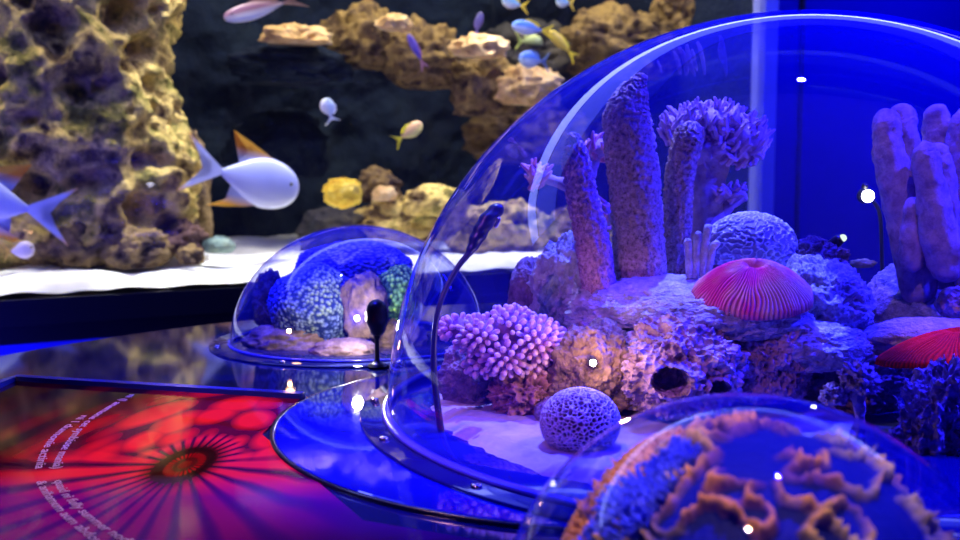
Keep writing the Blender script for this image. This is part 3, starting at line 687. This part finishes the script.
# red mushroom corals: ribbed caps
def mushroom(name, label, px, py, D, rx, ry, h, tilt, roll, mat, ribs=52):
    root = empty(name, P(px, py, D), label, 'coral'); root.rotation_euler = (math.radians(tilt), math.radians(roll), 0)
    bm = bmesh.new(); na, nr = 512, 40; rows = []
    lay = bm.verts.layers.float.new('tone')
    for i in range(nr+1):
        r = i/nr; row = []
        for j in range(na):
            a = 2*math.pi*j/na
            wob = a+.10*noise.noise(Vector((math.cos(a)*3, math.sin(a)*3, r*3)))
            am = min(1, r*4)*(1-.3*r)
            rib = abs(math.sin(wob*ribs/2)); rib2 = abs(math.sin(wob*ribs+1.0))
            e = 1+.035*noise.noise(Vector((math.cos(a)*4, math.sin(a)*4, 7)))+.012*rib
            z = h*(1-r**2.2)*(.82+.18*min(1, r*5)) + h*.10*(rib**.6)*am + h*.03*rib2*am - h*.25*max(0, 1-r*9)
            if i == nr: z = -h*.12
            v = bm.verts.new((rx*r*e*math.cos(a), ry*r*e*math.sin(a), z)); v[lay] = rib*.8+.2*rib2
            row.append(v)
        rows.append(row)
    under = []
    for s, z in ((.8, -h*.22), (.45, -h*.3)): under.append([bm.verts.new((rx*s*math.cos(2*math.pi*j/na), ry*s*math.sin(2*math.pi*j/na), z)) for j in range(na)])
    for a, b in zip(rows[1:]+under[:1], rows[2:]+under):
        for j in range(na): bm.faces.new((a[j], b[j], b[(j+1) % na], a[(j+1) % na]))
    c = bm.verts.new((0, 0, h*.60)); 
    for j in range(na): bm.faces.new((c, rows[1][j], rows[1][(j+1) % na]))
    bm.faces.new(list(reversed(under[1]))); bmesh.ops.delete(bm, geom=rows[0], context='VERTS')
    link('cap', bm, mat, root)
    bm = bmesh.new(); ball(bm, (0, 0, h*.72), .006, 3, (2.0, .7, .8)); link('mouth', bm, plain('mouth_'+name, (.55, .3, .45), .5), root)
    return root
M_mush = attrmat('red_mushroom_skin', (.14, .0, .10), (.85, .05, .26), rough=.55, vary=(.8, .42, .35), vscale=14)
M_mush2 = attrmat('crimson_skin', (.12, .0, .005), (.95, .02, .01), rough=.6)
mushroom('mushroom_coral', 'red ribbed mushroom coral in the centre of the big dome', 752, 295, 1.40, .085, .066, .046, 20, -2, M_mush, 84)
mushroom('mushroom_coral', 'dark red ribbed mushroom coral cut by the right edge', 962, 352, 1.34, .115, .05, .030, 4, -7, M_mush2, 90)

# branching coral (staghorn canopy) behind the tubes
def branchy(label, D, limbs, tips, mat, mat2, seed, name='branching_coral'):
    rnd = random.Random(seed); root = empty(name, P(*limbs[0][0][:2], D), label, 'coral'); o0 = root.location
    def w(x, y, dd=0): return tuple(P(x, y, D+dd)-o0)
    bm = bmesh.new()
    for l in limbs: tube(bm, [w(x, y) for x, y, r in l], [r*D/F for x, y, r in l], 20, 8, lambda p, n: .004*fbm(p*60, 3))
    link('trunk', bm, mat, root)
    for (cx, cy, rx, ry, n, up) in tips:
        bm = bmesh.new()
        for i in range(n):
            a = rnd.uniform(0, 2*math.pi); r = math.sqrt(rnd.random()); x = cx+rx*r*math.cos(a); y = cy+ry*r*math.sin(a); dd = rnd.uniform(-.05, .05)
            b0 = Vector(w(x, y, dd)); d = Vector((rnd.uniform(-1, 1)+.5*(x-cx)/rx, rnd.uniform(-1.2, .6), up+rnd.uniform(-.3, .6))).normalized()
            ln = rnd.uniform(.009, .018)
            tube(bm, [tuple(b0-d*.008), tuple(b0+d*ln*.5), tuple(b0+d*ln+Vector((rnd.uniform(-.003, .003), 0, .002)))], [.0042, .0036, .0024], 7, 2)
        cp = link('branch_clump', clump(w(cx, cy), rx*.95*D/F, ry*.85*D/F), mat, root)
        link('branchlets', bm, mat2, cp)
    return root
def clump(c, sx_, sz_):
    bm = bmesh.new(); vs, fs = ico(4)
    q = [bm.verts.new((c[0]+v.x*sx_*(1+.2*fbm(v*3, 3)), c[1]+v.y*.05, c[2]+v.z*sz_*(1+.25*fbm(v*3+Vector((5, 0, 0)), 3)))) for v in vs]
    for f in fs: bm.faces.new([q[i] for i in f])
    return bm
M_pink = mottled('pink_branch_tips', [(.6, .2, .25), (.95, .38, .42), (1, .6, .6)], 50, .6, .3, 200)
M_br = mottled('branch_coral_flesh', [(.3, .14, .25), (.5, .3, .4), (.6, .4, .5)], 40, .7, .6, 150)
M_brt = mottled('branch_coral_tips', [(.35, .2, .38), (.6, .36, .5), (.75, .48, .6)], 50, .6, .3, 200)
branchy('blue-violet branching coral canopy behind the thin tube coral', 1.74,
        [[(705, 300, 22), (706, 250, 20), (704, 200, 19), (712, 160, 18)], [(708, 230, 8), (728, 205, 8), (742, 196, 5)]],
        [(682, 128, 22, 16, 120, 1.1), (712, 122, 34, 17, 170, 1.1), (740, 140, 26, 26, 170, .5), (706, 150, 30, 18, 70, .2), (728, 194, 16, 7, 40, .3)], M_br, M_brt, 5)
branchy('pink branching coral peeking out left and behind the slanting tube coral', 1.72,
        [[(590, 300, 9), (588, 240, 8), (580, 195, 7), (545, 178, 5)], [(583, 200, 6), (592, 170, 5), (598, 152, 5)]],
        [(537, 175, 10, 12, 40, .5), (598, 149, 12, 11, 40, .9), (606, 215, 6, 14, 16, .3)], M_br, M_pink, 9)
# small fingery tuft by the red coral
tf = empty('tuft_coral', P(697, 262, 1.50), 'small pale violet finger tuft between thin tube coral and red coral', 'coral')
for dx, h, lean in ((-7, 22, -3), (-1, 30, 1), (6, 38, 4), (11, 20, 7)):
    s = 1.5/F; bm = bmesh.new(); tube(bm, [(dx*s, 0, -.02), (dx*s+lean*s*.5, 0, h*s*.5), (dx*s+lean*s, -.004, h*s*.9)], [.006, .006, .0065], 14, 5, lambda p, n: .0015*fbm(p*150, 2)); link('finger', bm, M_drl, tf)
# finger coral at right
fc = empty('finger_coral', P(925, 275, 1.56), 'thick-fingered pale coral standing at the right side of the big dome', 'coral')
M_fin = mottled('finger_coral_skin', [(.22, .14, .22), (.42, .30, .38), (.58, .44, .50)], 50, .7, .7, 240, dist=.003)
for fi, (pts, rad, dy) in enumerate([
        ([(918, 290), (905, 225), (893, 170), (887, 135), (886, 121)], [17, 17, 16, 14.5, 12.5], .02),
        ([(920, 285), (914, 215), (906, 160), (903, 128), (902, 116)], [17, 16, 15, 14, 12.5], .03),
        ([(935, 280), (936, 210), (936, 150), (938, 128), (937, 116)], [17, 15, 13.5, 14, 12], .05),
        ([(946, 268), (942, 245), (936, 215), (930, 185), (925, 155), (925, 152)], [15, 19, 17, 14, 12.5, 10], -.045),
        ([(948, 250), (946, 210), (940, 170), (936, 154)], [12, 13, 13, 11], -.02),
        ([(912, 262), (910, 235), (914, 205)], [11, 11, 8], -.02),
        ([(975, 285), (962, 220), (958, 170), (963, 130), (968, 118)], [20, 18, 15, 13, 11], .01)]):
    D = 1.56+dy; bm = bmesh.new()
    tube(bm, [tuple(P(x, y, D)-fc.location) for x, y in pts], [r*D/F for r in rad], 48, 12, lambda p, n: .004*fbm(p*40+Vector((fi*3, 0, 0)), 3)+.0016*noise.noise(p*230))
    link('finger', bm, M_fin, fc)
# yellow-green shell-like piece
o = drock('flat yellow-green coral scrap on the rocks right of the red coral', 850, 874, 259, 269, 1.56, mottled('lime_scrap', [(.45, .5, .1), (.7, .8, .3)], 30, .6, .4, 80), .012, rough=.3, sub=4, name='coral_scrap', cat='coral')

# ------------------------------------------------------------ lamps
def point(name, loc, col, w, size=.01):
    l = bpy.data.lights.new(name, 'POINT'); l.color = col; l.energy = w; l.shadow_soft_size = size
    o = bpy.data.objects.new(name, l); C.objects.link(o); o.location = loc; return o
def led(name, label, loc, col, s, r, w):
    e = empty(name, loc, label, 'lamp'); bm = bmesh.new(); ball(bm, (0, 0, 0), r, 3); link('bulb', bm, emis(name+'_glow'+label[:6], col, s), e)
    bm = bmesh.new(); lathe(bm, [(r*1.3, .004), (r*1.5, -.002), (r*1.5, -.012), (0, -.012)], 16); o = link('socket', bm, M_metal, e); o.rotation_euler = (math.radians(90), 0, 0); o.location = (0, r*1.2, 0)
    return e
led('mini_lamp', 'tiny glowing warm lamp on the tan-brown rock', P(593, 363, 1.315), (1, .75, .5), 60, .0045, 0)
point('warm_lamp_light', P(593, 358, 1.285), (1, .62, .3), .6)
led('mini_lamp', 'tiny glowing orange lamp low inside the small dome', P(289, 331, 1.955), (1, .5, .2), 40, .0045, 0)
point('small_dome_warm_light', P(289, 326, 1.93), (1, .5, .2), .10)
# lamp on a stalk behind, right of centre
e = empty('stalk_lamp', P(882, 290, 1.78), 'thin-stalked spot lamp glowing white beside the finger coral', 'lamp')
bm = bmesh.new(); tube(bm, [tuple(P(x, y, 1.78)-e.location) for x, y in ((883, 320), (882, 260), (880, 215), (872, 200))], [.0035]*4, 10, 6); link('stalk', bm, M_metal, e)
hp = P(868, 196, 1.76)-e.location
bm = bmesh.new(); ball(bm, tuple(hp+Vector((0, .014, .0))), .014, 3, (1, 1, 1)); ball(bm, tuple(hp+Vector((-.004, .006, .017))), .006, 2); link('lamp_head', bm, M_metal, e)
bm = bmesh.new(); ball(bm, tuple(hp), .011, 3, (1, .5, 1)); link('bulb', bm, emis('stalk_bulb', (1, .97, .9), 30), e)
point('stalk_light', P(868, 196, 1.73), (1, .95, .9), .15)
# torch like tube
e = empty('torch_lamp', P(828, 246, 1.62), 'small tilted torch-shaped lamp above the craggy rock', 'lamp')
bm = bmesh.new(); tube(bm, [(-.018, .01, -.016), (.0, 0, -.002), (.014, -.006, .009)], [.008, .0085, .0095], 20, 5, caps=True); link('barrel', bm, M_metal, e)
bm = bmesh.new(); ball(bm, (.020, -.010, .0135), .0062, 3); link('lens', bm, emis('torch_lens', (.8, 1, .75), 1.3), e)
# gooseneck lamp
e = empty('gooseneck_lamp', P(443, 441, 1.33), 'curved black gooseneck lamp rising from the sand at the left of the big dome', 'lamp')
pp = [(443, 441, 1.33), (438, 410, 1.335), (434, 370, 1.34), (435, 330, 1.345), (442, 298, 1.355), (456, 270, 1.37), (470, 252, 1.38)]
bm = bmesh.new(); tube(bm, [tuple(P(*q)-e.location) for q in pp], [.0050, .0048, .0044, .0040, .0038, .0040, .0046], 12, 10); link('stem', bm, M_metal, e)
pp = [(470, 252, 1.38), (477, 238, 1.385), (486, 222, 1.39), (494, 212, 1.395), (498, 210, 1.397)]
bm = bmesh.new(); tube(bm, [tuple(P(*q)-e.location) for q in pp], [.006, .010, .0115, .010, .009], 20, 6, lambda p, n: .0008*math.sin(p.z*420)); link('lamp_head', bm, M_metal, e)
bm = bmesh.new(); tube(bm, [tuple(P(499, 219, 1.375)-e.location), tuple(P(496, 226, 1.375)-e.location)], [.003, .003], 8, 2); link('switch', bm, M_chrome, e)
bm = bmesh.new(); lathe(bm, [(0, -.006), (.012, -.006), (.012, -.002), (.006, .003), (0, .003)], 20); link('foot', bm, M_metal, e)
# black lamp in front of small dome
e = empty('spot_lamp', (-.192, 1.845, T+.004), 'short black spot lamp standing before the small dome and lighting its coral', 'lamp')
bm = bmesh.new(); lathe(bm, [(0, 0), (.018, 0), (.018, .003), (.010, .006), (.0045, .012), (.004, .05), (.0065, .055), (.0065, .068), (0, .07)], 24); link('stem', bm, M_metal, e)
bm = bmesh.new(); tube(bm, [(0, 0, .070), (0, 0, .086), (0, .0, .106)], [.014, .0205, .0195], 28, 6); link('lamp_head', bm, M_metal, e)
bm = bmesh.new(); ball(bm, (0, .019, .095), .009, 3, (1, .5, 1)); link('lens', bm, emis('spot_lens', (1, .95, .8), 30), e)
point('spot_lamp_light', (-.235, 1.895, T+.090), (1, .93, .78), 2.2)

# ============================================================ inside the small dome
ZS = T+.004
def srock(label, px0, px1, py0, py1, D, mat, dep, **kw):
    kw.setdefault('sub', 5); return drock(label, px0, px1, py0, py1, D, mat, dep, **kw)
srock('brown-violet base rock across the foot of the small dome', 246, 345, 322, 358, 2.10, M_drb, .08, rough=.2, pits=.2)
srock('pinkish flat stone at the front foot of the small dome', 310, 378, 338, 364, 2.00, M_drb, .05, rough=.15)
srock('dark ragged rock at the left edge inside the small dome', 254, 285, 270, 335, 2.14, M_dark, .04, rough=.35, pits=.3)
srock('tan rock in the middle of the small dome behind the spot lamp', 342, 388, 272, 348, 2.07, M_drb, .05, rough=.2)
srock('brown rock at the right inside the small dome', 372, 425, 318, 360, 2.10, M_drb, .05, rough=.2)
def polyps(name, label, px, py, D, R, cells, mat, seed, rot=None):
    off = Vector((seed*3.1, seed, 0))
    def fn(v):
        ds = noise.voronoi(v*cells+off)[0]; b = max(0, 1-ds[0]*1.5)
        wob = 1+.10*noise.noise(v*1.8+off)
        q = v*(wob+.055*b); return Vector((q.x*R[0], q.y*R[1], q.z*R[2])), b
    o = formed(name, fn, 7, mat, P(px, py, D), rot=rot); return tag(o, label, 'coral')
polyps('polyp_coral', 'blue bumpy polyp coral mound in the left of the small dome', 314, 306, 2.10, (.092, .07, .088), 12, attrmat('blue_polyps', (.015, .03, .14), (.26, .33, .98), mid=(.08, .12, .65), vary=(.5, .65, .35), vscale=9), 2)
polyps('polyp_coral', 'green-yellow bumpy polyp coral at the right of the small dome', 398, 296, 2.14, (.052, .06, .065), 6, attrmat('green_polyps', (.01, .04, .02), (.75, .95, .08), mid=(.15, .4, .08), vary=(.35, .8, .2), vscale=16), 5)
polyps('polyp_coral', 'deep blue coral crown along the top of the small dome', 354, 268, 2.20, (.130, .06, .058), 12, attrmat('crown_polyps', (.05, .05, .3), (.4, .4, .9)), 8)

# ============================================================ inside the front dome: large ridged brain coral
def fbrain(v):
    p = Vector((v.x, v.y, v.z))
    wp = p+Vector((noise.noise(p*2.3+Vector((1, 0, 0))), noise.noise(p*2.3+Vector((0, 7, 0))), noise.noise(p*2.3+Vector((0, 0, 5)))))*.30
    n_ = noise.noise(wp*5.0+Vector((3, 1, 8)))
    w = max(0, 1-abs(n_)*6.5)
    gaps = max(0, min(1, .62+2.6*noise.noise(p*3.0+Vector((11, 2, 4)))))
    w *= gaps
    frill = noise.noise(p*30)*.5+noise.noise(p*55)*.35
    am = w**.55 if w > 0 else 0
    low = 1-min(1, max(0, (v.z-.18)/.25))
    q = p*(1+.085*am*(1+1.5*frill)+.02*fbm(p*2, 2)+.006*frill)
    z = q.z if q.z > -.05 else -.05
    tone = min(1, am*(1+.3*frill))
    return Vector((q.x*.146, q.y*.146, z*.146+.0)), tone
fcb = formed('brain_coral', fbrain, 7, attrmat('open_brain_skin', (.004, .01, .22), (.95, .45, .08), mid=(.20, .08, .20), rough=.6, vary=(.85, .75, .12), vscale=9), (FX+.005, FY, T+.015))
tag(fcb, 'dark blue brain coral with frilled orange ridges in the front dome', 'coral')
fcb.rotation_euler = (math.radians(0), 0, math.radians(15))
# orange frilled margin on its left shoulder
bm = bmesh.new(); rnd = random.Random(11)
def frills(name, a0, a1, e1, n, ln, w_, mat):
    bm = bmesh.new()
    for i in range(n):
        a = math.radians(rnd.uniform(a0, a1)); e = math.radians(rnd.uniform(-2, e1)); r_ = .148+.003*math.sin(e*14+a*3)
        v = Vector((math.cos(a)*math.cos(e), math.sin(a)*math.cos(e), math.sin(e))); b0 = v*r_
        d = (v+Vector((rnd.uniform(-.7, .7), rnd.uniform(-.7, .7), rnd.uniform(-.4, .7)))).normalized()
        tube(bm, [tuple(b0-d*.004), tuple(b0+d*ln)], [w_, w_*.7], 5, 1)
    o = link(name, bm, mat, fcb); o['kind'] = 'stuff'; return o
fcb.rotation_euler = (0, 0, 0)
o = frills('orange_margin', 115, 187, 58, 1500, .006, .0030, mottled('orange_fringe_skin', [(.5, .18, .02), (.9, .42, .05), (.95, .6, .15)], 60, .6, .3, 200)); o['label'] = 'orange frilly margin'
o = frills('haze_frills', 186, 214, 66, 900, .010, .0016, mottled('haze_frill_skin', [(.03, .06, .7), (.10, .16, .95), (.3, .36, .98)], 40, .6, .3, 200)); o['label'] = 'pale blue frills standing in for reflected haze'  # imitates the blue-white haze reflected in the dome

# ============================================================ light
def area(name, loc, tgt, size, col, w, sy=None):
    l = bpy.data.lights.new(name, 'AREA'); l.color = col; l.energy = w; l.size = size
    if sy: l.shape = 'RECTANGLE'; l.size_y = sy
    o = bpy.data.objects.new(name, l); C.objects.link(o); o.location = loc
    o.rotation_euler = (Vector(tgt)-Vector(loc)).to_track_quat('-Z', 'Y').to_euler(); return o
def spot(name, loc, tgt, deg, col, w, blend=.3, size=.03):
    l = bpy.data.lights.new(name, 'SPOT'); l.color = col; l.energy = w; l.spot_size = math.radians(deg); l.spot_blend = blend; l.shadow_soft_size = size
    o = bpy.data.objects.new(name, l); C.objects.link(o); o.location = loc
    o.rotation_euler = (Vector(tgt)-Vector(loc)).to_track_quat('-Z', 'Y').to_euler(); return o
# aquarium luminaires behind the added light screen
area('tank_light', TS(1.4, .24, 3.1), TS(1.4, .40, .8), 4.6, (1, .90, .66), 135, .55)
area('tank_front_light', TS(-.1, .10, 2.9), TS(.1, .5, 1.5), .4, (1, .90, .62), 10, .15)
for k, ss in enumerate((-.5, .9, 2.2)):
    spot('tank_sand_light_%d' % k, TS(ss, .12, 3.0), TS(ss, .20, zs), 36, (.95, .97, 1), 260, .6, .05)
# long curved ceiling luminaire running along the aquarium: bright edge tube, and blue glow bands added to grade the dome reflections
sx = [(-2.9, 2.0), (-2.3, 2.6), (-1.75, 2.95), (-1.3, 3.25), (-.8, 3.6), (-.25, 4.0), (.4, 4.42), (1.0, 4.6), (1.6, 4.6), (2.1, 4.4), (2.6, 4.05), (3.2, 3.3)]
cv = [Vector((x, y, 3.05)) for x, y in catmull(sx, 8)]
cl_ = empty('ceiling_luminaire', cv[len(cv)//2], 'long curved ceiling luminaire above the front of the aquarium', 'lamp')
def band(name, a, b, z, mat, h=.02):
    bm = bmesh.new(); prev = None; hub = Vector((.46, 1.2, 3.05))
    for p in cv:
        d = (hub-p); d.z = 0; d.normalize(); q0 = p+d*a-cl_.location; q1 = p+d*b-cl_.location; q0.z = q1.z = z-3.05
        row = [bm.verts.new(q0), bm.verts.new(q1), bm.verts.new(q1+Vector((0, 0, h))), bm.verts.new(q0+Vector((0, 0, h)))]
        if prev:
            for k in range(4): bm.faces.new((prev[k], prev[(k+1) % 4], row[(k+1) % 4], row[k]))
        else: bm.faces.new(row)
        prev = row
    bm.faces.new(list(reversed(prev))); bmesh.ops.recalc_face_normals(bm, faces=bm.faces); link(name, bm, mat, cl_, False)
band('light_tube', 0, .22, 3.05, emis('tube_glow', (.24, .29, 1.0), 10))
band('inner_glow_band', .23, .70, 3.08, emis('inner_band_glow', (.10, .13, 1.0), 3.6))
band('outer_glow_band', .60, 1.3, 3.10, emis('outer_band_glow', (.03, .03, 1.0), .7))
band('housing', -.06, 1.34, 3.13, M_ceil, .05)
# blue exhibit lights over the domes, plus coloured spots added to brighten single places
BL = (.020, .016, 1.0)
spot('blue_spot_over_big_dome', (.62, 1.75, 3.2), (.50, 1.5, T), 31, BL, 900, .3, .03)
spot('blue_side_spot', (2.2, 1.2, 2.6), (.50, 1.5, T+.15), 26, BL, 1300, .4, .03)
spot('white_blue_beam', (.25, 2.1, 3.2), (.21, 1.52, T+.18), 16, (.32, .42, 1.0), 600, .06, .008)
spot('violet_key', (-.9, .1, 2.3), (.03, 1.36, T+.06), 17, (.85, .25, 1.0), 72, .6, .01)
spot('violet_key_rocks', (-.5, .0, 2.2), (.30, 1.42, T+.10), 12, (.80, .30, 1.0), 70, .7, .01)
spot('violet_key_fingers', (.2, .0, 2.9), (.72, 1.54, T+.36), 9, (.80, .38, 1.0), 80, .7, .005)
spot('right_coral_key', (.9, .2, 2.6), (.68, 1.33, T+.17), 7, (1, .40, .4), 120, .6, .01)  # unseen spot added to brighten the dark red coral
spot('small_dome_blue', (-.7, 1.6, 3.2), (-.28, 2.15, T), 16, BL, 1300, .4, .02)
spot('front_dome_fill', (.0, .15, 2.6), (.20, .74, T+.1), 10, (1.0, .58, .40), 120, .5, .02)  # warm spot added to bring out the orange ridges
spot('front_dome_blue', (.6, 1.0, 3.0), (.20, .72, T+.1), 14, BL, 420, .4, .02)
spot('green_coral_key', (-.55, 1.2, 2.9), (-.175, 2.12, T+.10), 3.2, (1, .95, .6), 60, .6, .01)  # narrow unseen spot added so the green coral shows
spot('disc_blue', (-.3, .8, 3.1), (-.05, 1.22, T), 15, BL, 260, .5, .03)  # spot added to make the disc bluer
spot('panel_fill', (-1.0, 1.5, 2.9), (-.40, 1.30, T), 26, (1, .42, .5), 170, .8, .05)  # reddish spot added so the print shows red
area('blue_wall_wash', (3.0, 5.0, 3.2), (2.6, 6.0, 1.0), .8, BL, 60)
area('blue_cabinet_fill', (-1.9, 2.7, .3), (-1.4, 3.9, .5), .6, BL, 30)  # unseen lamp added to brighten the cabinet front
W_ = bpy.data.worlds.new('world'); S.world = W_; W_.use_nodes = True
W_.node_tree.nodes['Background'].inputs[0].default_value = (.004, .004, .3, 1); W_.node_tree.nodes['Background'].inputs[1].default_value = .3

# ============================================================ camera
cd = bpy.data.cameras.new('camera'); cam = bpy.data.objects.new('camera', cd); C.objects.link(cam)
cam.location = (0, 0, CZ); cam.rotation_euler = (math.pi/2-PIT, 0, 0)
cd.sensor_width = 36; cd.lens = 36*F/960; cd.clip_start = .02
cd.dof.use_dof = True; cd.dof.focus_distance = 1.45; cd.dof.aperture_fstop = 5.0
S.camera = cam
S.view_settings.view_transform = 'Standard'; S.view_settings.look = 'None'; S.view_settings.exposure = 0; S.view_settings.gamma = 1
